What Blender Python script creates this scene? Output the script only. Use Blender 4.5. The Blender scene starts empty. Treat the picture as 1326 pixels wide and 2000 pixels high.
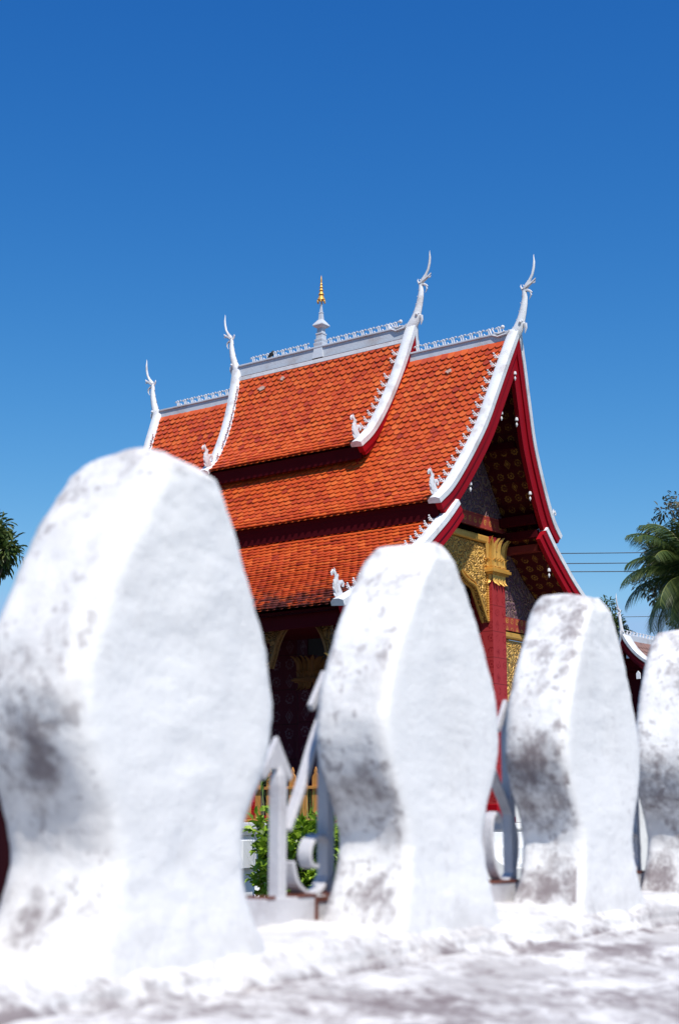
import bpy, bmesh, math, random
from mathutils import Vector, Matrix, noise
R = math.radians
random.seed(7)
scene = bpy.context.scene
COL = scene.collection
EYE = 1.6                                   # eye height above the street

# ---------------------------------------------------------------- camera, sky, sun
cam_d = bpy.data.cameras.new('camera'); cam = bpy.data.objects.new('camera', cam_d); COL.objects.link(cam)
scene.camera = cam
cam.location = (0, 0, EYE); cam.rotation_euler = (math.pi/2 + .2079, 0, 0)
cam_d.sensor_fit = 'VERTICAL'; cam_d.sensor_height = 36; cam_d.sensor_width = 24
cam_d.lens = 36*2908.98/2000
cam_d.clip_start = .05; cam_d.clip_end = 3000
cam_d.dof.use_dof = True; cam_d.dof.focus_distance = 24; cam_d.dof.aperture_fstop = 10

SUN_EL, SUN_AZ = R(56), R(164)              # azimuth clockwise from +Y
w = bpy.data.worlds.new('World'); scene.world = w; w.use_nodes = True
nt = w.node_tree; bg = nt.nodes['Background']
sky = nt.nodes.new('ShaderNodeTexSky'); sky.sky_type = 'NISHITA'; sky.sun_disc = False
sky.sun_elevation = SUN_EL; sky.sun_rotation = SUN_AZ
sky.altitude = 0; sky.air_density = 1.0; sky.dust_density = 0; sky.ozone_density = 10
# the deep tropical blue of slide film: a contrast curve on each channel of the sky's light
sep = nt.nodes.new('ShaderNodeSeparateColor'); cmb = nt.nodes.new('ShaderNodeCombineColor')
nt.links.new(sky.outputs[0], sep.inputs[0])
for i_, (k_, p_) in enumerate(((.470, 2.25), (.82, 1.30), (1.80, .745))):
    pw = nt.nodes.new('ShaderNodeMath'); pw.operation = 'POWER'; nt.links.new(sep.outputs[i_], pw.inputs[0]); pw.inputs[1].default_value = p_
    ml = nt.nodes.new('ShaderNodeMath'); ml.operation = 'MULTIPLY'; nt.links.new(pw.outputs[0], ml.inputs[0]); ml.inputs[1].default_value = k_
    mn = nt.nodes.new('ShaderNodeMath'); mn.operation = 'MINIMUM'; nt.links.new(ml.outputs[0], mn.inputs[0]); mn.inputs[1].default_value = (3.0, 4.9, 7.6)[i_]
    nt.links.new(mn.outputs[0], cmb.inputs[i_])
nt.links.new(cmb.outputs[0], bg.inputs[0]); bg.inputs[1].default_value = .1
sd = bpy.data.lights.new('sun', 'SUN'); sun = bpy.data.objects.new('sun', sd); COL.objects.link(sun)
sd.energy = 4.95; sd.angle = R(.5); sd.color = (1, .95, .88)
sv = Vector((math.sin(SUN_AZ)*math.cos(SUN_EL), math.cos(SUN_AZ)*math.cos(SUN_EL), math.sin(SUN_EL)))
sun.rotation_euler = sv.to_track_quat('Z', 'Y').to_euler()
vs = scene.view_settings
vs.view_transform = 'Standard'; vs.look = 'None'; vs.exposure = .15; vs.gamma = 1

# ---------------------------------------------------------------- helpers
class MB:
    def __init__(s): s.v = []; s.f = []; s.m = []; s.uv = {}
    def add(s, vs_, fs, mi=0, uvs=None):
        o = len(s.v); s.v += [tuple(p) for p in vs_]
        for i, f in enumerate(fs):
            if uvs: s.uv[len(s.f)] = uvs[i]
            s.f.append([o+k for k in f]); s.m.append(mi)
    def box(s, lo, hi, mi=0):
        x0, y0, z0 = lo; x1, y1, z1 = hi
        s.add([(x0,y0,z0),(x1,y0,z0),(x1,y1,z0),(x0,y1,z0),(x0,y0,z1),(x1,y0,z1),(x1,y1,z1),(x0,y1,z1)],
              [(3,2,1,0),(4,5,6,7),(0,1,5,4),(1,2,6,5),(2,3,7,6),(3,0,4,7)], mi)
    def bar(s, a, b, wx, wy, up=(0,0,1), mi=0):
        a = Vector(a); b = Vector(b); d = (b-a).normalized(); up = Vector(up)
        x = d.cross(up).normalized(); y = x.cross(d)
        vs_ = [p+x*i*wx/2+y*j*wy/2 for p in (a, b) for i, j in ((-1,-1),(1,-1),(1,1),(-1,1))]
        s.add(vs_, [(3,2,1,0),(4,5,6,7),(0,1,5,4),(1,2,6,5),(2,3,7,6),(3,0,4,7)], mi)
    def loft(s, rings, cap=True, mi=0):
        n = len(rings[0]); vs_ = [p for r in rings for p in r]; fs = []
        for i in range(len(rings)-1):
            for k in range(n):
                k2 = (k+1) % n
                fs.append((i*n+k, i*n+k2, (i+1)*n+k2, (i+1)*n+k))
        if cap: fs += [tuple(range(n))[::-1], tuple((len(rings)-1)*n+k for k in range(n))]
        s.add(vs_, fs, mi)
    def tube(s, pts, rad, seg=8, squash=None, up=(0,0,1), mi=0):
        pts = [Vector(p) for p in pts]; rings = []
        if not hasattr(rad, '__len__'): rad = [rad]*len(pts)
        x = None
        for i, p in enumerate(pts):
            d = (pts[min(i+1, len(pts)-1)]-pts[max(i-1, 0)]).normalized()
            if x is None:
                x = d.cross(Vector(up))
                if x.length < 1e-3: x = d.cross(Vector((1,0,0)))
            else: x = x - d*x.dot(d)
            x.normalize(); y = d.cross(x)
            ring = []
            for k in range(seg):
                t = 2*math.pi*k/seg; q = x*math.cos(t)*rad[i]+y*math.sin(t)*rad[i]
                if squash: q = Vector((q.x*squash[0], q.y*squash[1], q.z*squash[2]))
                ring.append(p+q)
            rings.append(ring)
        s.loft(rings, True, mi)
    def lathe(s, prof, c=(0,0,0), seg=12, mi=0, rot=0):
        s.loft([[(c[0]+r*math.cos(rot+2*math.pi*k/seg), c[1]+r*math.sin(rot+2*math.pi*k/seg), c[2]+z) for k in range(seg)] for r, z in prof], True, mi)
    def ball(s, c, r, seg=7, mi=0, sz=1):
        s.lathe([(max(.02*r, r*math.sin(math.pi*i/5)), -r*sz*math.cos(math.pi*i/5)) for i in range(6)], c, seg, mi)
    def prism(s, poly, f, t0, t1, mi=0):      # f(a,b,t) -> point
        n = len(poly)
        vs_ = [f(a, b, t0) for a, b in poly]+[f(a, b, t1) for a, b in poly]
        s.add(vs_, [tuple(range(n)), tuple(range(2*n-1, n-1, -1))]+[(k, (k+1) % n, n+(k+1) % n, n+k) for k in range(n)], mi)
    def build(s, name, mats, parent=None, smooth=False, fix=True, bevel=0):
        me = bpy.data.meshes.new(name); me.from_pydata(s.v, [], s.f)
        if not hasattr(mats, '__len__'): mats = [mats]
        for m in mats: me.materials.append(m)
        if len(mats) > 1: me.polygons.foreach_set('material_index', s.m)
        if s.uv:
            ul = me.uv_layers.new(name='UVMap')
            for p in me.polygons:
                u = s.uv.get(p.index)
                if u:
                    for li, c in zip(p.loop_indices, u): ul.data[li].uv = c
        if fix:
            bm = bmesh.new(); bm.from_mesh(me)
            bmesh.ops.recalc_face_normals(bm, faces=bm.faces); bm.to_mesh(me); bm.free()
        if smooth:
            me.polygons.foreach_set('use_smooth', [True]*len(me.polygons))
            if smooth != 'all':
                try: me.set_sharp_from_angle(angle=R(40))
                except Exception: pass
        me.update()
        o = bpy.data.objects.new(name, me); COL.objects.link(o); o.parent = parent
        if bevel:
            b = o.modifiers.new('bevel', 'BEVEL'); b.width = bevel; b.segments = 2; b.limit_method = 'ANGLE'
        return o

def tag(o, label=None, cat=None, group=None, kind=None):
    if label: o['label'] = label
    if cat: o['category'] = cat
    if group: o['group'] = group
    if kind: o['kind'] = kind
    return o
def thing(name, label, cat, loc=(0,0,0), rz=0, group=None):
    o = bpy.data.objects.new(name, None); COL.objects.link(o); o.empty_display_size = .2
    o.location = loc; o.rotation_euler = (0, 0, rz)
    return tag(o, label, cat, group)
def inst(src, parent, mat):
    o = src.copy(); COL.objects.link(o); o.parent = parent; o.matrix_basis = mat
    return o
def catmull(P, n=6):
    P = [Vector(p) for p in P]; out = []
    for i in range(len(P)-1):
        a, b, c, d = P[max(i-1,0)], P[i], P[i+1], P[min(i+2,len(P)-1)]
        for k in range(n):
            t = k/n
            out.append(.5*((2*b)+(c-a)*t+(2*a-5*b+4*c-d)*t*t+(3*b-a-3*c+d)*t**3))
    out.append(P[-1]); return out
def at(x, y, Y):                            # a point of the place seen at (x, y) of the photograph, Y metres ahead
    a = (x-663)/2908.98; b = (1000-y)/2908.98; c, s = math.cos(.2079), math.sin(.2079)
    r = Vector((a, c-b*s, s+b*c)); return r*(Y/r.y)+Vector((0, 0, EYE))

# ---------------------------------------------------------------- materials
def mat(name, base=(.5,.5,.5), rough=.6, metal=0, spec=None):
    m = bpy.data.materials.new(name); m.use_nodes = True
    b = m.node_tree.nodes['Principled BSDF']
    b.inputs['Base Color'].default_value = (*base, 1); b.inputs['Roughness'].default_value = rough
    b.inputs['Metallic'].default_value = metal
    if spec is not None: b.inputs['Specular IOR Level'].default_value = spec
    return m, m.node_tree, b
def N(t, typ, **k):
    n = t.nodes.new(typ)
    for a, b in k.items():
        if a.startswith('i_'):
            key = a[2:]; key = int(key) if key.isdigit() else key
            n.inputs[key].default_value = b
        else: setattr(n, a, b)
    return n
def math_(t, op, a, b=None, c=None, clamp=False):
    n = t.nodes.new('ShaderNodeMath'); n.operation = op; n.use_clamp = clamp
    for i, v in enumerate((a, b, c)):
        if v is None: continue
        if isinstance(v, (int, float)): n.inputs[i].default_value = v
        else: t.links.new(v, n.inputs[i])
    return n.outputs[0]
def mix(t, fac, a, b):
    n = t.nodes.new('ShaderNodeMix'); n.data_type = 'RGBA'
    for i, v in ((0, fac), (6, a), (7, b)):
        if isinstance(v, (int, float)): n.inputs[i].default_value = v
        elif isinstance(v, tuple): n.inputs[i].default_value = (*v, 1)
        else: t.links.new(v, n.inputs[i])
    return n.outputs[2]
def ramp(t, v, lo, hi):
    n = t.nodes.new('ShaderNodeMapRange'); n.interpolation_type = 'SMOOTHSTEP'
    t.links.new(v, n.inputs[0]); n.inputs[1].default_value = lo; n.inputs[2].default_value = hi
    return n.outputs[0]
def noise_(t, scale, detail=5, rough=.6, vec=None, stretch=None):
    n = t.nodes.new('ShaderNodeTexNoise'); n.inputs['Scale'].default_value = scale
    n.inputs['Detail'].default_value = detail; n.inputs['Roughness'].default_value = rough
    if vec is None: vec = t.nodes.new('ShaderNodeTexCoord').outputs['Object']
    if stretch:
        mp = t.nodes.new('ShaderNodeMapping'); mp.inputs['Scale'].default_value = stretch
        t.links.new(vec, mp.inputs[0]); vec = mp.outputs[0]
    t.links.new(vec, n.inputs['Vector']); return n.outputs[0]
def bump(t, b, h, strength=.3, dist=.01):
    n = t.nodes.new('ShaderNodeBump'); n.inputs['Strength'].default_value = strength; n.inputs['Distance'].default_value = dist
    t.links.new(h, n.inputs['Height']); t.links.new(n.outputs[0], b.inputs['Normal'])
def painted(name, base, dark, rough=.5, scale=3, amt=.5, bstr=.15, metal=0, spec=.3):
    m, t, b = mat(name, base, rough, metal, spec)
    k = ramp(t, noise_(t, scale, 8, .65), .45, .75)
    k2 = math_(t, 'MULTIPLY', k, amt)
    t.links.new(mix(t, k2, base, dark), b.inputs['Base Color'])
    bump(t, b, noise_(t, scale*12, 4), bstr, .01)
    return m

def plaster_mat():
    m, t, b = mat('limewashed_plaster', (.8,.8,.8), .85)
    tc = t.nodes.new('ShaderNodeTexCoord').outputs['Object']
    at_ = t.nodes.new('ShaderNodeAttribute'); at_.attribute_name = 'mould_shade'
    wo = t.nodes.new('ShaderNodeAttribute'); wo.attribute_name = 'worn_dim'
    n1 = noise_(t, 14, 8, .7, tc); n2 = noise_(t, 55, 6, .75, tc); n3 = noise_(t, 9, 6, .65, tc); n4 = noise_(t, 30, 5, .7, tc, (1, 1, .25))
    mm = math_(t, 'ADD', math_(t, 'MULTIPLY', n1, .35), math_(t, 'ADD', math_(t, 'MULTIPLY', n2, .45), math_(t, 'MULTIPLY', n4, .20)))
    lo = math_(t, 'SUBTRACT', .72, math_(t, 'MULTIPLY', at_.outputs['Fac'], .40))
    d = math_(t, 'SUBTRACT', mm, lo)
    kb = math_(t, 'ADD', math_(t, 'MULTIPLY', ramp(t, n3, .38, .66), math_(t, 'ADD', .02, math_(t, 'MULTIPLY', at_.outputs['Fac'], .50))), math_(t, 'MULTIPLY', wo.outputs['Fac'], math_(t, 'ADD', .45, math_(t, 'MULTIPLY', ramp(t, math_(t, 'ADD', math_(t, 'MULTIPLY', n2, .5), math_(t, 'MULTIPLY', n3, .5)), .38, .62), .75))), clamp=True)
    speck = math_(t, 'MULTIPLY', ramp(t, math_(t, 'ADD', math_(t, 'MULTIPLY', noise_(t, 75, 4, .6, tc), .6), math_(t, 'MULTIPLY', n1, .4)), .535, .60), math_(t, 'MULTIPLY', at_.outputs['Fac'], .85))
    k = math_(t, 'MAXIMUM', math_(t, 'MULTIPLY', ramp(t, d, 0, .20), .80), speck)
    c = mix(t, kb, (.835,.825,.81), (.43,.41,.405))
    c = mix(t, k, c, (.11,.072,.078))
    t.links.new(c, b.inputs['Base Color'])
    bump(t, b, math_(t, 'ADD', n2, math_(t, 'ADD', math_(t, 'MULTIPLY', noise_(t, 180, 4, .6, tc), .5), math_(t, 'MULTIPLY', noise_(t, 60, 5, .7, tc, (1, 1, .12)), .6))), .38, .004)
    return m
def tile_mat():
    m, t, b = mat('terracotta_tile', (.4,.1,.03), .42)
    g = t.nodes.new('ShaderNodeNewGeometry'); r = g.outputs['Random Per Island']
    cr = t.nodes.new('ShaderNodeValToRGB'); t.links.new(r, cr.inputs[0]); e = cr.color_ramp.elements
    e[0].position = 0; e[0].color = (.33,.040,.018,1); e[1].position = 1; e[1].color = (.64,.130,.028,1)
    for p, c in ((.05,(.45,.058,.017,1)),(.3,(.53,.076,.018,1)),(.55,(.56,.088,.019,1)),(.8,(.60,.104,.020,1))):
        q = e.new(p); q.color = c
    tc = t.nodes.new('ShaderNodeTexCoord').outputs['Object']
    big = ramp(t, noise_(t, 1.1, 4, .6, tc), .40, .72)
    c = mix(t, math_(t, 'MULTIPLY', big, .22), cr.outputs[0], (.30,.035,.02))
    # lichen near the lowest eave
    sp = t.nodes.new('ShaderNodeSeparateXYZ'); t.links.new(tc, sp.inputs[0])
    zz = math_(t, 'SUBTRACT', 1, ramp(t, sp.outputs[2], 4.35, 5.1))
    sp_ = ramp(t, math_(t, 'ADD', noise_(t, 3.2, 8, .75, tc), math_(t, 'MULTIPLY', zz, .16)), .58, .68)
    c = mix(t, math_(t, 'MULTIPLY', sp_, math_(t, 'MULTIPLY', zz, .85)), c, (.055,.025,.03))
    pale = ramp(t, noise_(t, 6, 6, .7, tc), .64, .74)
    c = mix(t, math_(t, 'MULTIPLY', pale, .18), c, (.62,.38,.30))
    t.links.new(c, b.inputs['Base Color'])
    bump(t, b, noise_(t, 40, 4), .25, .01)
    b.inputs['Specular IOR Level'].default_value = .35
    return m
def stencil_mat(name, base, gold, cell, rough=.6, metal=.0, amt=1):
    m, t, b = mat(name, base, rough, 0, .12)
    uv = t.nodes.new('ShaderNodeUVMap').outputs[0]
    sp = t.nodes.new('ShaderNodeSeparateXYZ'); t.links.new(uv, sp.inputs[0])
    X = math_(t, 'DIVIDE', sp.outputs[0], cell); Y = math_(t, 'DIVIDE', sp.outputs[1], cell)
    fx = math_(t, 'SUBTRACT', math_(t, 'FRACT', X), .5); fy = math_(t, 'SUBTRACT', math_(t, 'FRACT', Y), .5)
    r = math_(t, 'SQRT', math_(t, 'ADD', math_(t, 'MULTIPLY', fx, fx), math_(t, 'MULTIPLY', fy, fy)))
    ang = math_(t, 'ARCTAN2', fy, fx)
    pet = math_(t, 'MULTIPLY', math_(t, 'COSINE', math_(t, 'MULTIPLY', ang, 8)), .035)
    rr = math_(t, 'ADD', r, pet)
    ring = math_(t, 'LESS_THAN', math_(t, 'ABSOLUTE', math_(t, 'SUBTRACT', rr, .25)), .055)
    dot = math_(t, 'LESS_THAN', r, .09)
    ros = math_(t, 'MAXIMUM', ring, dot)
    dd = math_(t, 'ADD', math_(t, 'MULTIPLY', math_(t, 'ABSOLUTE', fx), 1.5), math_(t, 'ABSOLUTE', fy))
    dia = math_(t, 'MULTIPLY', math_(t, 'LESS_THAN', dd, .45),
                math_(t, 'SUBTRACT', 1, math_(t, 'LESS_THAN', math_(t, 'ABSOLUTE', math_(t, 'SUBTRACT', dd, .27)), .05)))
    ix = math_(t, 'FLOOR', X); iy = math_(t, 'FLOOR', Y)
    a = math_(t, 'LESS_THAN', math_(t, 'FLOORED_MODULO', math_(t, 'ADD', ix, 0), 2), .5)
    c_ = math_(t, 'LESS_THAN', math_(t, 'FLOORED_MODULO', iy, 2), .5)
    k = math_(t, 'MULTIPLY', a, c_)
    pat = math_(t, 'ADD', math_(t, 'MULTIPLY', dia, k), math_(t, 'MULTIPLY', ros, math_(t, 'SUBTRACT', 1, k)))
    wear = ramp(t, noise_(t, 9, 6, .7), .36, .6)
    k = math_(t, 'MULTIPLY', math_(t, 'MULTIPLY', pat, wear), amt)
    # board joints
    jt = math_(t, 'LESS_THAN', math_(t, 'FRACT', math_(t, 'MULTIPLY', Y, .5)), .03)
    cc = mix(t, k, base, gold); cc = mix(t, math_(t, 'MULTIPLY', jt, .5), cc, (.01,.003,.003))
    t.links.new(cc, b.inputs['Base Color'])
    if metal: t.links.new(math_(t, 'MULTIPLY', k, metal), b.inputs['Metallic'])
    return m
def relief_mat(name, gold, dark, scale, metal=.25, rough=.42, amt=.8):
    m, t, b = mat(name, gold, rough, metal)
    tc = t.nodes.new('ShaderNodeTexCoord').outputs['Object']
    nn = t.nodes.new('ShaderNodeTexNoise'); nn.inputs['Scale'].default_value = scale*.6; t.links.new(tc, nn.inputs['Vector'])
    ad = t.nodes.new('ShaderNodeVectorMath'); ad.operation = 'MULTIPLY_ADD'; ad.inputs[1].default_value = (.12,)*3
    t.links.new(nn.outputs[1], ad.inputs[0]); t.links.new(tc, ad.inputs[2])
    vo = t.nodes.new('ShaderNodeTexVoronoi'); vo.feature = 'SMOOTH_F1'; vo.inputs['Scale'].default_value = scale
    t.links.new(ad.outputs[0], vo.inputs['Vector'])
    wv = math_(t, 'SINE', math_(t, 'MULTIPLY', vo.outputs['Distance'], 22))
    h = math_(t, 'ADD', math_(t, 'MULTIPLY', wv, .5), .5)
    k = math_(t, 'MULTIPLY', math_(t, 'SUBTRACT', 1, ramp(t, h, .05, .45)), amt)
    t.links.new(mix(t, k, gold, dark), b.inputs['Base Color'])
    bump(t, b, h, .9, .03)
    return m
def leaf_mat(name, cols, rough=.5, trans=.3):
    m, t, b = mat(name, cols[0], rough)
    g = t.nodes.new('ShaderNodeNewGeometry')
    cr = t.nodes.new('ShaderNodeValToRGB'); t.links.new(g.outputs['Random Per Island'], cr.inputs[0])
    e = cr.color_ramp.elements; e[0].color = (*cols[0],1); e[1].color = (*cols[-1],1)
    for i, c in enumerate(cols[1:-1]): q = e.new((i+1)/(len(cols)-1)); q.color = (*c,1)
    t.links.new(cr.outputs[0], b.inputs['Base Color'])
    tr = t.nodes.new('ShaderNodeBsdfTranslucent'); t.links.new(cr.outputs[0], tr.inputs[0])
    ms = t.nodes.new('ShaderNodeMixShader'); ms.inputs[0].default_value = trans
    t.links.new(b.outputs[0], ms.inputs[1]); t.links.new(tr.outputs[0], ms.inputs[2])
    t.links.new(ms.outputs[0], t.nodes['Material Output'].inputs[0])
    return m

M_PLASTER = plaster_mat()
M_TILE = tile_mat()
M_WHITE = painted('weathered_white_coping', (.72,.73,.75), (.34,.27,.24), .7, 3.2, .62, .4)
M_MORTAR = painted('old_mortar', (.50,.33,.27), (.30,.12,.08), .9, 12, .8, .4)
M_RIDGE = painted('pale_grey_ridge', (.52,.56,.62), (.36,.31,.29), .7, 2.2, .7, .3)
M_ORN = painted('silvered_ornament', (.66,.66,.68), (.33,.27,.25), .55, 14, .8, .3)
M_RED = painted('red_lacquer', (.31,.003,.010), (.22,.003,.009), .6, 2, .5, .08, 0, .12)
M_REDDARK = painted('faded_dark_red', (.13,.006,.012), (.08,.004,.008), .7, 3, .5, .1, 0, .1)
M_MAROON = painted('maroon_paint', (.055,.002,.005), (.038,.0015,.003), .8, 2, .5, .08, 0, .08)
M_SOFFIT = stencil_mat('stencilled_soffit', (.060,.004,.006), (.30,.15,.03), .205)
M_WALLST = stencil_mat('stencilled_wall', (.06,.008,.02), (.13,.10,.13), .28, amt=.7)
M_COLUMN = stencil_mat('stencilled_column', (.36,.035,.038), (.22,.012,.016), .22, .5, 0, 1)
M_BAND = stencil_mat('red_diamond_band', (.34,.05,.04), (.55,.30,.06), .16, .5)
M_GOLD = painted('gilding', (.72,.40,.09), (.45,.22,.045), .38, 7, .5, .25, .35)
M_SHADEGOLD = relief_mat('shaded_gilding', (.22,.11,.025), (.03,.015,.006), 13, .1, .6)  # gilding with the arcade's shade put into its colour
M_SHADECAP = painted('shaded_gilt_capital', (.17,.08,.02), (.08,.035,.012), .6, 7, .6, .25)  # capital gilding coloured darker to stand for porch shade
M_GOLDREL = relief_mat('gilded_filigree', (.74,.43,.10), (.10,.05,.015), 13)
M_LILAC = relief_mat('lilac_relief_panel', (.12,.055,.085), (.24,.15,.10), 9, 0, .8, .7)
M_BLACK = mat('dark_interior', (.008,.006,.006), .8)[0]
M_IRON = painted('silver_painted_iron', (.56,.55,.57), (.32,.29,.31), .36, 25, .55, .3, 0, .6)
M_RUST = painted('rusty_iron', (.16,.05,.03), (.07,.03,.025), .8, 40, .8, .4)
M_PICKET = painted('ochre_picket_wood', (.50,.22,.055), (.30,.12,.03), .55, 9, .6, .2)
M_PALE = painted('whitewashed_masonry', (.78,.78,.77), (.42,.40,.36), .8, 3, .4, .2)
M_WIRE = mat('black_cable', (.012,.012,.014), .5)[0]
M_GREYROOF = painted('grey_weathered_tile', (.26,.15,.13), (.12,.09,.09), .8, 6, .8, .4)
M_BUSH = leaf_mat('bright_leaf', [(.08,.15,.010),(.18,.30,.018),(.28,.43,.03),(.40,.55,.06)], .45, .35)
M_BLADE = leaf_mat('grass_blade', [(.05,.11,.015),(.12,.20,.03),(.26,.27,.06)], .5, .3)
M_DRY = leaf_mat('dry_frond', [(.42,.16,.04),(.50,.28,.09)], .6, .2)
M_PALM = leaf_mat('palm_leaf', [(.022,.05,.010),(.055,.09,.018),(.12,.15,.035)], .45, .25)
M_TREE = leaf_mat('broad_leaf', [(.035,.07,.015),(.07,.12,.02),(.14,.17,.05)], .5, .25)
M_TREE2 = leaf_mat('bronze_leaf', [(.05,.07,.03),(.10,.10,.05),(.16,.12,.08)], .5, .25)
M_BARK = painted('bark', (.16,.12,.09), (.07,.05,.04), .9, 8, .8, .5)
M_POT = painted('clay_pot', (.30,.10,.05), (.15,.06,.04), .8, 8, .6, .3)

# ---------------------------------------------------------------- ground
def ground_mat(name, a, b_, sc):
    m, t, b = mat(name, a, .9)
    t.links.new(mix(t, ramp(t, noise_(t, sc, 8, .65), .35, .7), a, b_), b.inputs['Base Color'])
    bump(t, b, noise_(t, sc*20, 4), .4, .02); return m
g = MB(); g.add([(-900,-200,0),(900,-200,0),(900,1500,0),(-900,1500,0)], [(0,1,2,3)])
tag(g.build('ground', ground_mat('dusty_ground', (.13,.11,.09), (.06,.08,.035), .3), fix=False), kind='structure')

# ---------------------------------------------------------------- the merlon wall
WP = .5592
wall = thing('merlon_wall', 'thick whitewashed street wall crowned with leaf-shaped merlons in the foreground', 'wall',
             (.1443, 1.65, 0), R(90)-WP)
def wl(s, n, z): return (s, -n, z+EYE)      # along, towards the street, height from the eye
def fbm(p, f, amp):
    q = Vector(p)*f
    return amp*(noise.noise(q)+.5*noise.noise(q*2.1+Vector((7,3,1)))+.25*noise.noise(q*4.3))
def set_worn_dim(o, fn):
    a = o.data.attributes.new('worn_dim', 'FLOAT', 'POINT')
    a.data.foreach_set('value', [fn(v.co) for v in o.data.vertices])
def set_mould_shade(o, fn):
    a = o.data.attributes.new('mould_shade', 'FLOAT', 'POINT')
    a.data.foreach_set('value', [fn(v.co) for v in o.data.vertices])
def wall_body():
    mb = MB()
    prof = catmull([(-.20,-1.6),(-.20,-.6),(-.195,-.13),(-.18,-.098),(-.10,-.096),(-.03,-.097),(.000,-.102),(.014,-.111),(.026,-.120),(.033,-.128),(.040,-.125),(.07,-.127),(.14,-.134),(.22,-.143),(.32,-.158),(.37,-.175),(.385,-.20),(.385,-.26),(.36,-.275),(.30,-.30),(.30,-.9),(.30,-1.6)], 8)
    S = [-3+.0 + i*.06 for i in range(33)]+[-1.04+i*.010 for i in range(200)]+[.97+i*.08 for i in range(75)]
    vs_ = []; n = len(prof)
    for s in S:
        for p in prof:
            q = Vector((s, p.x, p.y)); rough = 1 if p.y > -.3 else .3
            d = fbm(q, 9, .0040)*rough+fbm(q, 45, .0026)*rough+fbm(q, 110, .0010)*rough
            if .02 < p.x < .05 and p.y > -.135: d -= .004*(1 if noise.noise(Vector((s*6, 3, 1))) > -.1 else 0)
            vs_.append(wl(s, p.x+d*.4, p.y+d))
    fs = [(i*n+k, i*n+k+1, (i+1)*n+k+1, (i+1)*n+k) for i in range(len(S)-1) for k in range(n-1)]
    mb.add(vs_, fs); o = mb.build('wall_body', M_PLASTER, wall, 'all')
    def f(c):
        nn = -c.y; z = c.z-EYE
        if nn < 0: return .35
        g_ = .38*math.exp(-((nn-.033)/.008)**2) + .52
        if nn > .05: g_ = .70+.40*noise.noise(Vector((c.x*5, nn*9, 4)))
        return max(0, min(1, g_+.3*noise.noise(Vector((c.x*8, nn*20, 0)))))
    set_mould_shade(o, f)
    set_worn_dim(o, lambda c: max(0, min(1, (.72 if -c.y > .01 else .5)+.45*noise.noise(Vector((c.x*6, c.y*11, 9))))))  # grime, plus grey colour that holds down the sunlit cap
wall_body()
HW = [(-.118,.122),(-.10,.113),(-.085,.107),(-.055,.094),(-.02,.0855),(.01,.0945),(.05,.118),(.08,.130),(.105,.133),(.15,.122),(.2,.098),(.24,.074),(.27,.052),(.29,.036),(.303,.028),(.309,.016)]
def hwid(z):
    for (a, b), (c, d) in zip(HW, HW[1:]):
        if z <= c: return b+(d-b)*(z-a)/(c-a)
    return HW[-1][1]
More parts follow.
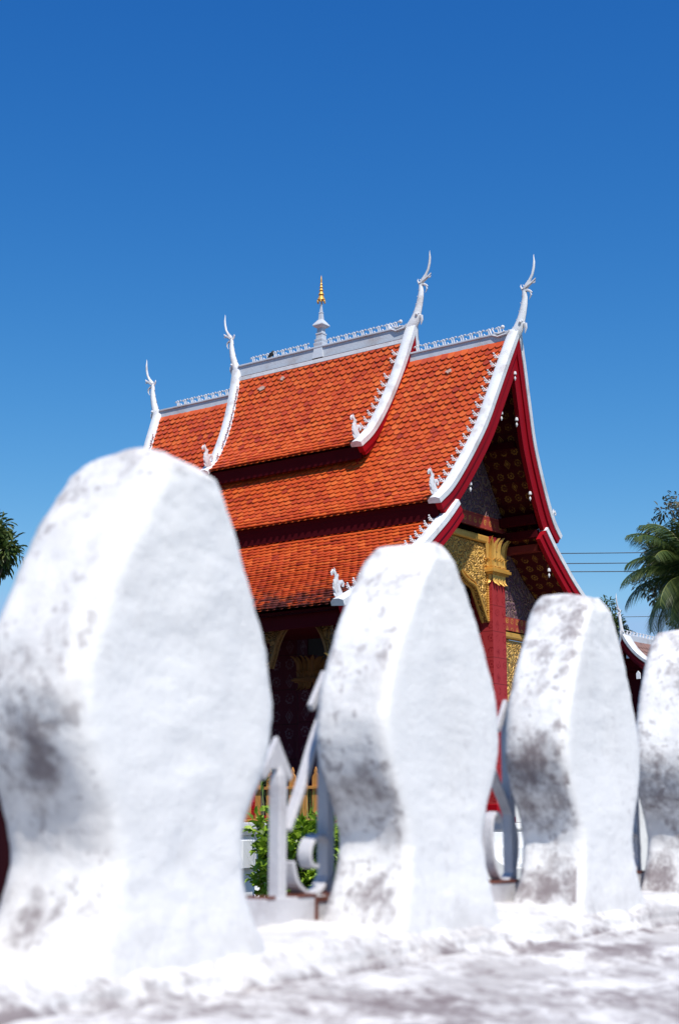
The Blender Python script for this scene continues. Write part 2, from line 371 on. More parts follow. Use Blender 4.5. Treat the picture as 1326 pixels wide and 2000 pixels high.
def merlon(k, s0, T=.088, top=1.0, dz=0, lump=1.0, mould_shade=1.0):
    mb = MB(); rings = []; NZ = 110; seed = Vector((k*3.7, k*1.3, 0))
    hw_s = catmull([(z, h) for z, h in HW], 12)
    for i in range(NZ+1):
        t = i/NZ; z = -.118+(.309+.118)*t
        h = hwid(z)
        # smooth the width profile
        h = (hwid(max(-.118, z-.012))+2*h+hwid(min(.309, z+.012)))/4 if .0 < t < .97 else h
        if z > .2: h += (top-1)*.02*((z-.2)/.1)
        if k == 4: h += .004
        base_f = .008*max(0, (-.045-z)/.07)**1.5
        hT = (T/2+base_f)*(1 if z < .290 else max(.5, 1-(z-.290)*(24 if lump > 1.5 else 9)))
        r = min(.022 if k == 4 else .014, h*.6, hT*.6); pts = []
        def side(a, b, n): return [(a[0]+(b[0]-a[0])*j/n, a[1]+(b[1]-a[1])*j/n) for j in range(n)]
        def corner(cx, cy, a0): return [(cx+r*math.cos(a0+math.pi/2*j/4), cy+r*math.sin(a0+math.pi/2*j/4)) for j in range(4)]
        a, b = h-r, hT-r
        pts += side((-a, hT), (-a, hT), 1)[:0]
        pts += corner(a, b, 0)+side((a, hT), (-a, hT), 14)+corner(-a, b, math.pi/2)+side((-h, b), (-h, -b), 8)
        pts += corner(-a, -b, math.pi)+side((-a, -hT), (a, -hT), 14)+corner(a, -b, 3*math.pi/2)+side((h, -b), (h, b), 8)
        ring = []
        for x, y in pts:
            q = Vector((x, y, z))+seed
            L = math.hypot(x, y)+1e-6
            d = fbm(q, 9, .0026*lump)+fbm(q, 38, .0007*lump)+fbm(q, 90, .0007)
            zz = z + dz*max(0, z)/.3 + (fbm(q, 14, .005) if z > .27 else 0)
            ring.append(wl(s0+x+d*x/L, -T/2+y+d*y/L, zz))
        rings.append(ring)
    mb.loft(rings); o = mb.build('merlon', M_PLASTER, wall, 'all')
    def f(c):
        x = c.x-s0; y = -c.y+T/2; z = c.z-EYE
        face = abs(x) > hwid(z)-.018
        if y > T/2-.004 and not (z > .285): v = .06            # smooth street face
        elif face or z > .29:
            v = .55+.22*math.exp(-((z-.045)/.045)**2)+.22*math.exp(-((z+.07)/.022)**2)+.12*math.exp(-((z-.27)/.04)**2)  # undercut term: mould, plus shade deepened by colour
            if k == 4 and x < 0: v += .50*math.exp(-((z-.055)/.035)**2-((y-.012)/.03)**2)
            if x > 0: v *= .7
            v += .22*noise.noise(Vector((c.x*30+k, c.y*30, c.z*16)))
        else: v = .5
        v += .25*noise.noise(Vector((c.x*14, c.y*14, c.z*9))+seed)
        return max(0, min(1, v*mould_shade))
    set_mould_shade(o, f)
    def g_(c):  # wear, plus colour that dims overlit sides and foot
        x = c.x-s0; y = -c.y+T/2; z = c.z-EYE
        if y > T/2-.003: v = .02+.5*max(0, (-.05-z)/.06)
        else: v = .20+.40*max(0, (-.04-z)/.06)
        return max(0, min(1, v+.18*noise.noise(Vector((c.x*12, c.y*12, c.z*12)))))
    set_worn_dim(o, g_)
    return o
for k, (s0, top, dz, lump, md) in enumerate([(-1.85,1,0,1,1),(-1.40,1,0,1,1),(-.955,1,0,1.2,1),(-.503,1.3,.002,1.6,.84),(-.055,.8,-.004,1,.95),(.388,1.25,-.006,1.1,1.12),(.835,1.1,-.004,1,1.05),(1.28,1,0,1,1),(1.73,1,0,1,1),(2.18,1,0,1,1)]):
    merlon(k+1, s0, .112 if k == 3 else .088, top, dz, lump, md)

# ---------------------------------------------------------------- ironwork behind the merlons
iron = thing('iron_fence', 'silver-painted wrought iron fence of arrow-tipped bars and scrolls behind the merlons', 'fence',
             (.1443, 1.65, EYE-.11), R(90)-WP)
NI = -.118
def il(s, z, n=NI): return (s, -n, z+.11)
def bow(pts, w=.016, th=.0045, name='scroll', mb=None):
    own = mb is None; mb = mb or MB()
    P = catmull([(a, b) for a, b in pts], 7); rings = []
    for i, p in enumerate(P):
        d = (P[min(i+1,len(P)-1)]-P[max(0,i-1)]).normalized(); nrm = Vector((-d.y, d.x))*th/2
        rings.append([il(p.x+nrm.x, p.y+nrm.y, NI+w/2), il(p.x-nrm.x, p.y-nrm.y, NI+w/2), il(p.x-nrm.x, p.y-nrm.y, NI-w/2), il(p.x+nrm.x, p.y+nrm.y, NI-w/2)])
    mb.loft(rings)
    return mb.build(name, M_IRON, iron, True, bevel=.0008) if own else None
def arrow(s, ztip, hh=.043, hw=.028):
    mb = MB(); z = ztip-hh
    poly = [(s, ztip), (s+hw, z+.004), (s+hw*.82, z-.002), (s+.010, z+.010), (s-.010, z+.010), (s-hw*.82, z-.002), (s-hw, z+.004)]
    mb.prism(poly, lambda a, b, t: il(a, b, NI+t), -.003, .003)
    return mb
def post(s, ztop, wd=.0135):
    mb = MB(); h = wd/2
    rings = []
    for z, k in ((-.10, 1), (ztop-.050, 1), (ztop-.040, .9), (ztop-.032, .55), (ztop-.026, .15)):
        rings.append([il(s-h*k, z, NI-h*k), il(s+h*k, z, NI-h*k), il(s+h*k, z, NI+h*k), il(s-h*k, z, NI+h*k)])
    mb.loft(rings); p = mb.build('post', M_IRON, iron, False, bevel=.003)
    arrow(s-.005, ztop).build('arrow_tip', M_IRON, p, bevel=.0008)
rm = MB()
rm.box((-2.2, -NI-.013, .012), (2.6, -NI+.013, .040))
rm.build('rail', M_IRON, iron, bevel=.001)
for lo, hi in [((a, -NI-.014, .0395), (b, -NI+.0138, .0425)) for a, b in ((-.238,-.224),(-.183,-.150),(-.130,-.092),(.255,.34),(.72,.80))]+[((-.152, -NI-.0145, .016), (-.147, -NI-.012, .0392)), ((-.146, -NI-.0145, .034), (-.094, -NI-.0125, .0392))]:
    ru = MB(); ru.box(lo, hi); ru.build('rusty_strip', M_RUST, iron)
for q, c in enumerate((-.205-1.341, -.205-.894, -.205-.447, -.205, .242, .689, 1.136, 1.583)):
    post(c+.004, .090); post(c+.094, .165)
    if q == 2: continue
    if q % 2:
        bow([(c+.018,-.004),(c+.045,.040),(c+.070,.088),(c+.090,.120)], .012, .006, 'brace')
        bow([(c+.022,-.035),(c+.030,-.055),(c+.047,-.0665),(c+.062,-.069),(c+.080,-.062),(c+.094,-.044),(c+.096,-.028),(c+.089,-.015),(c+.075,-.010),(c+.060,-.016),(c+.054,-.028),(c+.058,-.039),(c+.070,-.041)])
    else:
        bow([(c+.022,.098),(c+.040,.075),(c+.057,.054),(c+.085,.022),(c+.104,-.012),(c+.101,-.045),(c+.085,-.064),(c+.064,-.0695),(c+.047,-.060),(c+.036,-.042),(c+.031,-.015),(c+.036,.01),(c+.050,.016),(c+.06,.006),(c+.057,-.006)], .014, .005)

# ---------------------------------------------------------------- the temple
PSI = .6509
GZ = .4                                      # courtyard level
temple = thing('temple', 'Lao temple with three tiers of orange scale tiles, silver nagas and red gables', 'temple', (-.3351, 26, GZ), -PSI)
OZ = EYE-GZ
UD = Vector((math.cos(PSI), -math.sin(PSI), 0)); VD = Vector((math.sin(PSI), math.cos(PSI), 0))
def TW(u, v, z): return Vector((-.3351, 26, EYE))+u*UD+v*VD+Vector((0, 0, z))

class Tier:
    def __init__(s, parent, prof, a, d, oz, coping=.205, tile=(.135,.112), mats=None, scale=1):
        s.P = catmull(prof, 7); s.parent = parent; s.a = a; s.d = d; s.oz = oz; s.c = coping; s.tile = tile
        s.zh = prof[0][1]; s.zl = prof[-1][1]
        s.S = [0]
        for p, q in zip(s.P, s.P[1:]): s.S.append(s.S[-1]+(q-p).length)
    def at(s, t):
        t = max(0, min(s.S[-1], t))
        for i in range(len(s.S)-1):
            if t <= s.S[i+1]+1e-9:
                k = (t-s.S[i])/(s.S[i+1]-s.S[i]); p = s.P[i].lerp(s.P[i+1], k); d = (s.P[i+1]-s.P[i]).normalized()
                return p, d, Vector((-d.y, d.x))
    def A(s, z): return s.a+s.d*max(0, (z-s.zl)/(s.zh-s.zl))
    def tiles(s, mat_, sides=(-1, 1), name='tiled_roof', trim=0):
        mb = MB(); w, pitch = s.tile; L = pitch*1.85; rnd = random.Random(3)
        n = int(s.S[-1]/pitch)
        for sg in sides:
            # bed under the tiles
            row = []
            for p in s.P: row += [(-s.A(p.y)+.1, sg*p.x, p.y+s.oz-.004), (s.A(p.y)-.1, sg*p.x, p.y+s.oz-.004)]
            k = len(s.P); mb.add(row, [(2*i, 2*i+1, 2*i+3, 2*i+2) for i in range(k-1)])
            for r in range(n, -1, -1):
                t1 = s.S[-1]-(n-r)*pitch+.012           # lower end of the tile
                p1, d1, n1 = s.at(t1); t0 = max(0, t1-L); p0, d0, n0 = s.at(t0)
                if t1 < (.30 if s.d else .06): continue
                ax = (p1-p0).normalized(); nn = Vector((-ax.y, ax.x)); Lr = (p1-p0).length + (t1-s.S[-1] if t1 > s.S[-1] else 0)
                if nn.y < 0: nn = -nn
                A_ = s.A(p1.y)-s.c+.02-trim
                off = (r % 2)*w/2+rnd.uniform(-.006, .006)
                m = int(2*A_/w)+2
                for j in range(-1, m):
                    x0 = -A_+j*w+off; x1 = x0+w*.97
                    if x1 < -A_+.02 or x0 > A_-.02: continue
                    x0 = max(x0, -A_); x1 = min(x1, A_)
                    if x1-x0 < .03: continue
                    cxx = (x0+x1)/2; hw = (x1-x0)/2; jj = rnd.uniform(-.004, .004)+.012*noise.noise(Vector((cxx*.9, r*.35, 2)))+(.02 if rnd.random() < .006 else 0)
                    sag = .012*noise.noise(Vector((cxx*.6, r*.12, sg*3))); lift = .036+rnd.uniform(-.004, .006)
                    ol = [(-hw,0),(hw,0),(hw,.70*Lr),(.80*hw,.84*Lr),(.42*hw,.955*Lr),(0,Lr),(-.42*hw,.955*Lr),(-.80*hw,.84*Lr),(-hw,.70*Lr)]
                    top = []; bot = []; tl = rnd.uniform(-.003, .003)
                    for x, y in ol:
                        h = .004+lift*y/max(Lr,.01)+tl*x/hw+.006*(1-(x/hw)**2)
                        q = p0+ax*(y+jj)+nn*(h+sag); qb = q-nn*.016
                        top.append((cxx+x, sg*q.x, q.y+s.oz)); bot.append((cxx+x, sg*qb.x, qb.y+s.oz))
                    ct = (cxx, sum(a[1] for a in top)/9, sum(a[2] for a in top)/9)
                    vs_ = top+bot; fs = [tuple(range(9))]+[(k, 9+k, 9+(k+1) % 9, (k+1) % 9) for k in range(1, 9)]
                    if sg > 0: fs = [f[::-1] for f in fs]
                    mb.add(vs_, fs)
        return mb.build(name, mat_, s.parent, False, fix=False)
    def soffit(s, mat_, name='soffit', off=.10, v0=0, sides=(-1, 1)):
        mb = MB()
        for sg in sides:
            for i in range(len(s.P)-1):
                q = []; uv = []
                for j in (i, i+1):
                    p, d, n = s.at(s.S[j]); nn = n if n.y > 0 else -n
                    b = p-nn*off; q.append((max(0.0, b.x), b.y, s.S[j]))
                if q[0][0] < v0 and q[1][0] < v0: continue
                a0 = s.A(q[0][1])-.06; a1 = s.A(q[1][1])-.06
                pts = [(-a0, sg*q[0][0], q[0][1]+s.oz), (a0, sg*q[0][0], q[0][1]+s.oz), (a1, sg*q[1][0], q[1][1]+s.oz), (-a1, sg*q[1][0], q[1][1]+s.oz)]
                uvs = [(-a0, q[0][2]), (a0, q[0][2]), (a1, q[1][2]), (-a1, q[1][2])]
                mb.add(pts, [(0,1,2,3)], 0, [uvs])
        return mb.build(name, mat_, s.parent, False, fix=False)
    def sweep(s, mb, sg, end, sec, t0=0, t1=None, step=.12):
        T1 = s.S[-1] if t1 is None else t1
        n = max(6, int((T1-t0)/step)); rings = []
        for i in range(n+1):
            t = t0+(T1-t0)*i/n
            p, d, nn = s.at(min(t, s.S[-1]))
            if t > s.S[-1]: p = p+d*(t-s.S[-1])
            if nn.y < 0: nn = -nn
            ring = []
            for du, dn in sec:
                q = p+nn*dn
                ring.append((end*(s.A(q.y)+du), sg*max(0.0, q.x), q.y+s.oz))
            rings.append(ring)
        mb.loft(rings)
    def barge(s, sg, end, depth=.30, ext=.05, mw=None, mr=None, tip=0):
        c = s.c
        mb = MB(); s.sweep(mb, sg, end, [(-c,-.02),(-c,.035),(-c+.03,.06),(-c+.05,.075),(-.05,.075),(-.02,.06),(.015,.05),(.015,-.035),(-.02,-.035)], 0, s.S[-1]+ext)
        o = mb.build('bargeboard', mr or M_RED, s.parent, True) if False else None
        rb = MB(); s.sweep(rb, sg, end, [(-.10,-.036),(.0,-.036),(.0,-.15),(-.10,-.15)], 0, s.S[-1]+ext-.01)
        s.sweep(rb, sg, end, [(-.10,-.151),(-.025,-.151),(-.025,-depth),(-.10,-depth)], 0, s.S[-1]+ext-.05)
        b = rb.build('bargeboard', mr or M_RED, s.parent, True)
        mb.build('coping', mw or M_WHITE, b, True)
        return b

# --- shared ornaments
def orn_meshes():
    m = MB()
    for x0, lean, h in ((0, -.030, .092), (.034, -.026, .100)):
        m.tube([(x0,0,-.01),(x0+lean*.3,0,h*.45),(x0+lean*.7,0,h*.85),(x0+lean-.016,0,h),(x0+lean-.036,0,h*.93),(x0+lean-.034,0,h*.78)], [.012,.010,.010,.010,.009,.006], 5)
    m.tube([(.02,0,.07),(.045,0,.10),(.068,0,.10),(.072,0,.085)], [.008,.009,.008,.005], 5)
    m.tube([(.085,0,-.01),(.088,0,.03),(.075,0,.045),(.068,0,.034)], [.010,.009,.009,.005], 5)
    crest = m
    m = MB()
    m.tube([(0,0,-.02),(0,.002,.06),(0,-.006,.115)], [.014,.012,.008], 5); m.ball((0,-.008,.128), .019, 6)
    m.tube([(0,.0,.03),(0,.026,.065),(0,.036,.085)], [.010,.008,.007], 5); m.ball((0,.038,.092), .016, 6)
    m.tube([(0,.0,.0),(0,.042,.03),(0,.056,.045)], [.010,.008,.007], 5); m.ball((0,.060,.050), .017, 6)
    m.tube([(0,-.02,-.01),(0,-.045,.02)], [.010,.008], 5); m.ball((0,-.048,.028), .014, 6)
    return crest, m
CREST, HOOK = orn_meshes()
crest_src = CREST.build('crest_ornament', M_ORN, temple, True); hook_src = HOOK.build('hook_ornament', M_ORN, temple, True)
used = {'c': False, 'h': False}
def put_crest(parent, mt):
    if not used['c']:
        used['c'] = True; crest_src.parent = parent; crest_src.matrix_basis = mt
    else: inst(crest_src, parent, mt)
def put_hook(parent, mt):
    if not used['h']:
        used['h'] = True; hook_src.parent = parent; hook_src.matrix_basis = mt
    else: inst(hook_src, parent, mt)
def frame(o, x, y, z):
    m = Matrix.Identity(4)
    for i, a in enumerate((Vector(x), Vector(y), Vector(z))):
        for j in range(3): m[j][i] = a[j]
    m.translation = Vector(o); return m
def naga(parent, u, z, end, sc=1.0, oz=OZ):
    """swan-necked serpent finial growing out of the ridge end"""
    k = .0104*sc
    def P(dx, dy, y=0): return (end*(u+dx*.0103*sc), y, z+oz-(dy)*.0087*sc)
    m = MB()
    neck = [(-17,16,13),(-11,6,13),(-4,-5,12),(1,-20,9.5),(5,-36,8.3),(8,-52,7.4),(9.5,-66,6.2),(9,-78,5.0),(11,-88,4.2),(15,-94,3.6)]
    m.tube([P(a,b) for a,b,_ in neck], [r*.0082*sc for *_, r in neck], 10, (1,.82,1), up=(0,1,0))
    horn = [(12,-88,3.6),(19,-98,3.0),(25,-110,2.6),(28,-124,2.5),(29,-136,2.1),(28.5,-148,.9),(29,-152,.2)]
    m.tube([P(a,b) for a,b,_ in horn], [r*.0088*sc for *_, r in horn], 7, up=(0,1,0))
    o = m.build('naga_finial', M_WHITE, parent, True)
    h = MB()
    for pts in ([(9,-84,5),(16,-90,4.6),(22,-93,3.2),(28,-97,2.4),(31,-101,1.2)],      # upper jaw and curled snout
                [(9,-80,4),(15,-80,3),(21,-76,2.2),(24,-73,1)],                      # lower jaw
                [(20,-77,2),(22,-68,1.8),(18,-60,.5)],                                 # beard
                [(12,-90,2.5),(17,-99,2),(20,-101,.6)], [(24,-94,2),(29,-92,1.5),(31,-95,.5)],
                [(5,-84,2.4),(2,-91,1.6),(3,-95,.4)]):
        h.tube([P(a,b) for a,b,_ in pts], [r*.0085*sc for *_, r in pts], 6, up=(0,1,0))
    for i in range(14):                                                          # dorsal scales
        t = i/13; a = -16+t*19-4+(4*t); b = 2-t*80
        j = min(8, int(t*8)); nx = neck[j]; a = nx[0]-nx[2]*.85+1; b = nx[1]-3
        m2 = [P(a+1, b+2), P(a-2.5, b-2.5)]
        h.tube(m2, [.014*sc, .003], 4, up=(0,1,0))
    for q in range(5):                                                           # collar
        h.ball(P(6-abs(q-2)*1.5, -14+q*1.0-(4 if q % 2 else 0), (q-2)*.035*sc), .028*sc, 6)
    h.tube([P(9,-12),P(10,-2),P(8,8)], [.035*sc,.03*sc,.006], 6, up=(0,1,0))
    h.build('naga_head', M_ORN, o, True)
    return o
def flame(parent, tier, sg, end, sc=1.0):
    """curled flame at the foot of a bargeboard"""
    p, d, nn = tier.at(tier.S[-1]-.12)
    if nn.y < 0: nn = -nn
    b = p+nn*.06; u = tier.A(b.y)-tier.c*.75
    def P(o_, h): return (end*u, sg*(b.x+o_*sc), b.y+h*sc+tier.oz)
    m = MB(); sq = (.45, 1, 1)
    for pts in ([(-.06,-.03,.07),(.02,.02,.085),(.08,.10,.085),(.10,.17,.07),(.09,.235,.048),(.10,.29,.036),(.135,.335,.034),(.18,.345,.032),(.205,.315,.028),(.195,.28,.020)],
                [(.05,.14,.05),(.0,.20,.038),(-.045,.215,.032),(-.075,.19,.028),(-.07,.155,.024),(-.045,.15,.015)],
                [(.09,.10,.04),(.15,.09,.025),(.18,.11,.006)], [(.10,.18,.035),(.15,.20,.022),(.165,.225,.005)],
                [(.03,.0,.05),(.11,-.005,.03),(.16,.02,.006)], [(.09,.26,.03),(.05,.29,.02),(.045,.32,.005)],
                [(.13,.33,.025),(.13,.375,.015),(.15,.40,.004)]):
        m.tube([P(a,b_) for a,b_,_ in pts], [r*sc for *_, r in pts], 7, sq, up=(1,0,0))
    return m.build('corner_flame', M_ORN, parent, True)
def hooks(parent, tier, sg, end, t0, t1, step=.165):
    t = t0
    while t < t1:
        p, d, nn = tier.at(t)
        if nn.y < 0: nn = -nn
        q = p+nn*.05; u = end*(tier.A(q.y)-tier.c+.01)
        out = Vector((0, sg*nn.x, nn.y)); along = Vector((0, sg*d.x, d.y))
        tilt = (out*.75+Vector((-end*.55, 0, 0))+Vector((0,0,.35))).normalized()
        y = (along-tilt*along.dot(tilt)).normalized(); x = y.cross(tilt)
        if random.random() > .05: put_hook(parent, frame((u, sg*q.x, q.y+tier.oz), x*.85*random.uniform(.9,1.1), y*.85, tilt*.85*random.uniform(.88,1.08)))
        t += step*random.uniform(.95, 1.05)

T1P = [(0,8.52),(.13,8.08),(.28,7.66),(.50,7.16),(.76,6.70),(.97,6.42),(1.18,6.235)]
T2P = [(0,8.02),(.12,7.74),(.26,7.43),(.50,6.87),(.77,6.27),(1.18,5.63),(1.56,5.14),(1.84,4.90)]
T3P = [(1.36,4.93),(1.66,4.64),(1.96,4.39),(2.35,4.09),(2.9,3.75),(3.85,3.235),(4.29,3.02)]

def part_tier(name, prof, a, d, ridge, front_naga=True):
    root = bpy.data.objects.new(name, None)
    return root
t1 = Tier(temple, T1P, 1.803, .287, OZ); t2 = Tier(temple, T2P, 3.774, .379, OZ); t3 = Tier(temple, T3P, 3.79, 0.0, OZ)
T3F = [(1.36,4.93),(1.66,4.64),(1.96,4.39),(2.35,4.09),(2.9,3.75),(3.38,3.47)]
t3f = Tier(temple, T3F, 3.79, 0.0, OZ)
roofs = {}
for key, t, sides in (('upper', t1, (-1, 1)), ('main', t2, (-1, 1)), ('lower', t3, (-1,)), ('far', t3f, (1,))):
    r = t.tiles(M_TILE, sides, name='tiled_roof'); roofs[key] = r
    r['label'] = {'upper': 'short raised top roof of orange scale tiles', 'main': 'steep long middle roof of orange scale tiles', 'lower': 'shallow lowest skirt roof of orange tiles with dark lichen', 'far': 'short skirt roof on the far side of the temple'}[key]
    t.parent = r; t.soffit(M_SOFFIT, sides=sides)
    for end in (1, -1):
        for sg in sides:
            t.barge(sg, end, depth={'upper': .22, 'main': .31}.get(key, .27), ext=.06)
            flame(r, t, sg, end, .95)
            if sg < 0: hooks(r, t, sg, end, .55 if key != 'lower' else .06, t.S[-1]-.32)
def ridge(t, root, zt, a, z0, gap=None, crest=True, y0=None):
    m = MB(); A_ = a
    m.box((-A_, -.075, z0+.09+OZ), (A_, .075, zt+OZ)); m.box((-A_, -.10, zt-.03+OZ), (A_, .10, zt+.004+OZ))
    rd = m.build('ridge_cap', M_RIDGE, root, bevel=.006)
    m2 = MB(); m2.box((-A_, -.125, z0+OZ), (A_, .125, z0+.075+OZ)); m2.build('ridge_moulding', M_WHITE, root, bevel=.006)
    m3 = MB(); m3.box((-A_, -.105, z0+.075+OZ), (A_, .105, z0+.09+OZ)); m3.build('ridge_joint', M_MAROON, root)
    return rd
ridge(t1, roofs['upper'], 8.555, 1.93, 8.23); ridge(t2, roofs['main'], 8.03, 3.98, 7.68)
def crestline(root, u0, u1, z, face):
    u = u0
    while u < u1:
        # curls face away from the spire
        put_crest(root, frame((u, 0, z+OZ), (face*1.08, 0, 0), (0, face*1.6, 0), (0, 0, 1.35)))
        u += .182*random.uniform(.97, 1.03)
crestline(roofs['upper'], .22, 1.75, 8.555, 1); crestline(roofs['upper'], -1.62, -.2, 8.555, 1)
crestline(roofs['main'], 2.12, 3.8, 8.03, 1); crestline(roofs['main'], -3.55, -2.1, 8.03, 1)
naga(roofs['upper'], 2.12, 8.60, 1, .95); naga(roofs['upper'], 2.09, 8.50, -1, .90)
naga(roofs['main'], 4.18, 8.02, 1, .96); naga(roofs['main'], 4.16, 7.92, -1, .96)
# scroll swept up onto the ridge beside each front naga
for root, u, z in ((roofs['upper'], 1.86, 8.52), (roofs['main'], 3.92, 7.99)):
    m = MB()
    m.tube([(u-.30,-.06,z+.14+OZ),(u-.25,-.085,z+.03+OZ),(u-.12,-.10,z-.03+OZ),(u+.06,-.10,z-.01+OZ),(u+.10,-.1,z+.05+OZ)], [.012,.016,.018,.018,.01], 6)
    m.tube([(u-.25,-.06,z+.14+OZ),(u-.20,-.085,z+.06+OZ),(u-.10,-.10,z+.02+OZ),(u+.02,-.10,z+.04+OZ)], [.010,.012,.012,.008], 6)
    m.ball((u-.04,-.07,z+.13+OZ), .035, 7); m.build('ridge_scroll', M_ORN, root, True)

# spire
sp = MB(); zb = 8.50
def y2z(y): return 8.59+(676-y)*.00990
sp.loft([[(x*w_*.74, y*w_*.74, y2z(yy)+OZ) for x, y in ((-1,-1),(1,-1),(1,1),(-1,1))] for yy, w_ in
         ((702,.16),(681,.125),(674,.135),(672,.135),(671,.11),(667,.12),(665,.12),(664,.09),(656,.088),(655,.10),(653,.10),(652,.075),(643,.07),(641,.12),(638,.155),(636,.15),(627,.065),(626,.05),(614,.038),(613,.045),(612,.045),(611,.03),(600,.018),(598,.025),(596,.01),(590,.008))])
spo = sp.build('spire', M_RIDGE, roofs['upper'], False)
gs = MB()
prof = []
for yb, yt, w_ in ((588,578,.078),(577.5,570,.055),(569.5,564,.042),(563.5,558,.034),(557.5,553,.026)):
    prof += [(w_*.5, y2z(yb)+OZ), (w_, y2z(yb-.5)+OZ), (w_*.72, y2z((yb+yt)/2)+OZ), (w_*.45, y2z(yt)+OZ)]
prof += [(.018, y2z(550)+OZ), (.012, y2z(545)+OZ), (.002, y2z(539)+OZ)]
gs.lathe(prof, seg=10)
for i in range(6):
    a = i*math.pi/3; gs.ball((.07*math.cos(a), .07*math.sin(a), y2z(591)+OZ), .018, 5, sz=1.6)
gs.build('gilded_parasol', M_GOLD, spo, True)

# gable infill of the top roof, boards under every eave
def board(name, m_, pts, root=temple):
    mb = MB()
    for lo, hi in pts: mb.box(lo, hi)
    return mb.build(name, m_, root)
mb = MB()
for end in (1, -1):
    poly = [(0,8.28),(.2,7.6),(.45,7.0),(.75,6.5),(.98,6.2),(.98,5.75),(-.98,5.75),(-.98,6.2),(-.75,6.5),(-.45,7.0),(-.2,7.6)]
    mb.prism(poly, lambda a, b, t, e=end: (e*t, a, b+OZ), 1.50, 1.58)
mb.build('gable_board', M_RED, temple)
for sg in (-1, 1):
    for q, u in (([(1.08,6.21),(1.12,6.21),(1.10,6.00),(1.06,6.00)],1.70), ([(1.74,4.90),(1.78,4.90),(1.76,4.62),(1.72,4.62)],3.66), ([(4.14,3.00),(4.18,3.00),(4.16,2.74),(4.12,2.74)],3.66)):  # top board cut deeper, a dark strip standing for the eave's shadow
        if sg > 0 and q[0][0] > 4: continue
        f = MB(); f.prism(q, lambda a, b, t, s_=sg: (t, s_*a, b+OZ), -u, u); f.build('eave_board', M_MAROON, temple)
    if sg < 0:
     f = MB(); f.prism([(3.4,3.03),(4.12,2.93),(4.12,2.90),(3.4,2.99)], lambda a, b, t, s_=sg: (t, s_*a, b+OZ), -3.66, 3.66)
     f.build('eave_soffit', M_MAROON, temple)
    f = MB(); f.prism([(.86,5.96),(.92,5.90),(.92,6.30),(.86,6.36)], lambda a, b, t, s_=sg: (t, s_*a, b+OZ), -1.6, 1.6); f.build('side_board', M_MAROON, temple)
# purlins under the front overhang
pl = MB()
for v, z, w_, h in ((.62,6.28,.10,.12),(1.22,5.10,.12,.16),(1.30,4.86,.12,.13),(3.1,3.48,.12,.12)):
    for sg in (-1, 1): pl.box((-3.6, sg*v-w_/2, z-h/2+OZ), (3.66, sg*v+w_/2, z+h/2+OZ))
pl.build('purlin', M_MAROON, temple)
pl = MB()
for sg in (-1, 1): pl.box((-3.6, sg*1.42-.07, 4.58+OZ), (3.62, sg*1.42+.07, 4.70+OZ))
pl.build('stencilled_beam', M_BAND, temple)

# --- platform, body, columns
plat = MB()
def frustum(mb, z0, z1, e0, e1):
    r = []
    for z, e in ((z0, e0), (z1, e1)):
        r.append([(-4.1-e, -4.35-e, z+OZ), (3.35+e, -4.35-e, z+OZ), (3.35+e, 4.35+e, z+OZ), (-4.1-e, 4.35+e, z+OZ)])
    mb.loft(r)
fl = MB(); fl.box((-3.6,-4.0,.052+OZ),(3.3,4.0,.058+OZ)); fl.build('floor', M_MAROON, temple)
for z0, z1, e0, e1 in ((-1.2,-.95,.35,.35),(-.95,-.85,.30,.18),(-.85,-.40,.10,.08),(-.40,-.30,.12,.22),(-.30,-.22,.26,.26),(-.22,-.12,.18,.12),(-.12,-.04,.20,.24),(-.04,.05,.30,.30)): frustum(plat, z0, z1, e0, e1)
plat.build('platform', M_PALE, temple, bevel=.01)
st = MB()
for i in range(5): st.box((3.4, -1.0, -1.2+OZ), (3.65+.28*(5-i), 1.0, -1.2+.22*(i+1)+OZ+.003*i))
st.build('steps', M_PALE, temple, bevel=.01)
for sg in (-1, 1):
    b = MB(); b.prism(catmull([(3.6,.04),(3.85,.02),(4.05,-.16),(4.2,-.42),(4.45,-.58),(4.75,-.60),(5.0,-.72),(5.02,-1.2)],5) and [(p.x,p.y) for p in catmull([(3.6,.04),(3.85,.02),(4.05,-.16),(4.2,-.42),(4.45,-.58),(4.75,-.60),(5.0,-.72),(5.02,-1.2)],5)]+[(3.6,-1.2)],
        lambda a, c, t: (a, t, c+OZ), sg*1.003, sg*1.25); b.build('stair_wall', M_PALE, temple, bevel=.01)

def uvbox(mb, lo, hi):
    x0,y0,z0 = lo; x1,y1,z1 = hi
    def q(a,b,c,d,ua): mb.add([a,b,c,d], [(0,1,2,3)], 0, [ua])
    q((x0,y0,z0),(x1,y0,z0),(x1,y0,z1),(x0,y0,z1), [(x0,z0),(x1,z0),(x1,z1),(x0,z1)])
    q((x1,y0,z0),(x1,y1,z0),(x1,y1,z1),(x1,y0,z1), [(y0,z0),(y1,z0),(y1,z1),(y0,z1)])
    q((x1,y1,z0),(x0,y1,z0),(x0,y1,z1),(x1,y1,z1), [(x1,z0),(x0,z0),(x0,z1),(x1,z1)])
    q((x0,y1,z0),(x0,y0,z0),(x0,y0,z1),(x0,y1,z1), [(y1,z0),(y0,z0),(y0,z1),(y1,z1)])
    q((x0,y0,z1),(x1,y0,z1),(x1,y1,z1),(x0,y1,z1), [(x0,y0),(x1,y0),(x1,y1),(x0,y1)])
b = MB()
uvbox(b, (-3.0,-1.7,.05+OZ), (.85,1.7,5.0+OZ)); b.build('hall_wall', M_WALLST, temple, fix=False)
b = MB(); b.box((.85,-1.42,.05+OZ), (.86,1.42,3.4+OZ)); b.build('doorway', M_BLACK, temple)
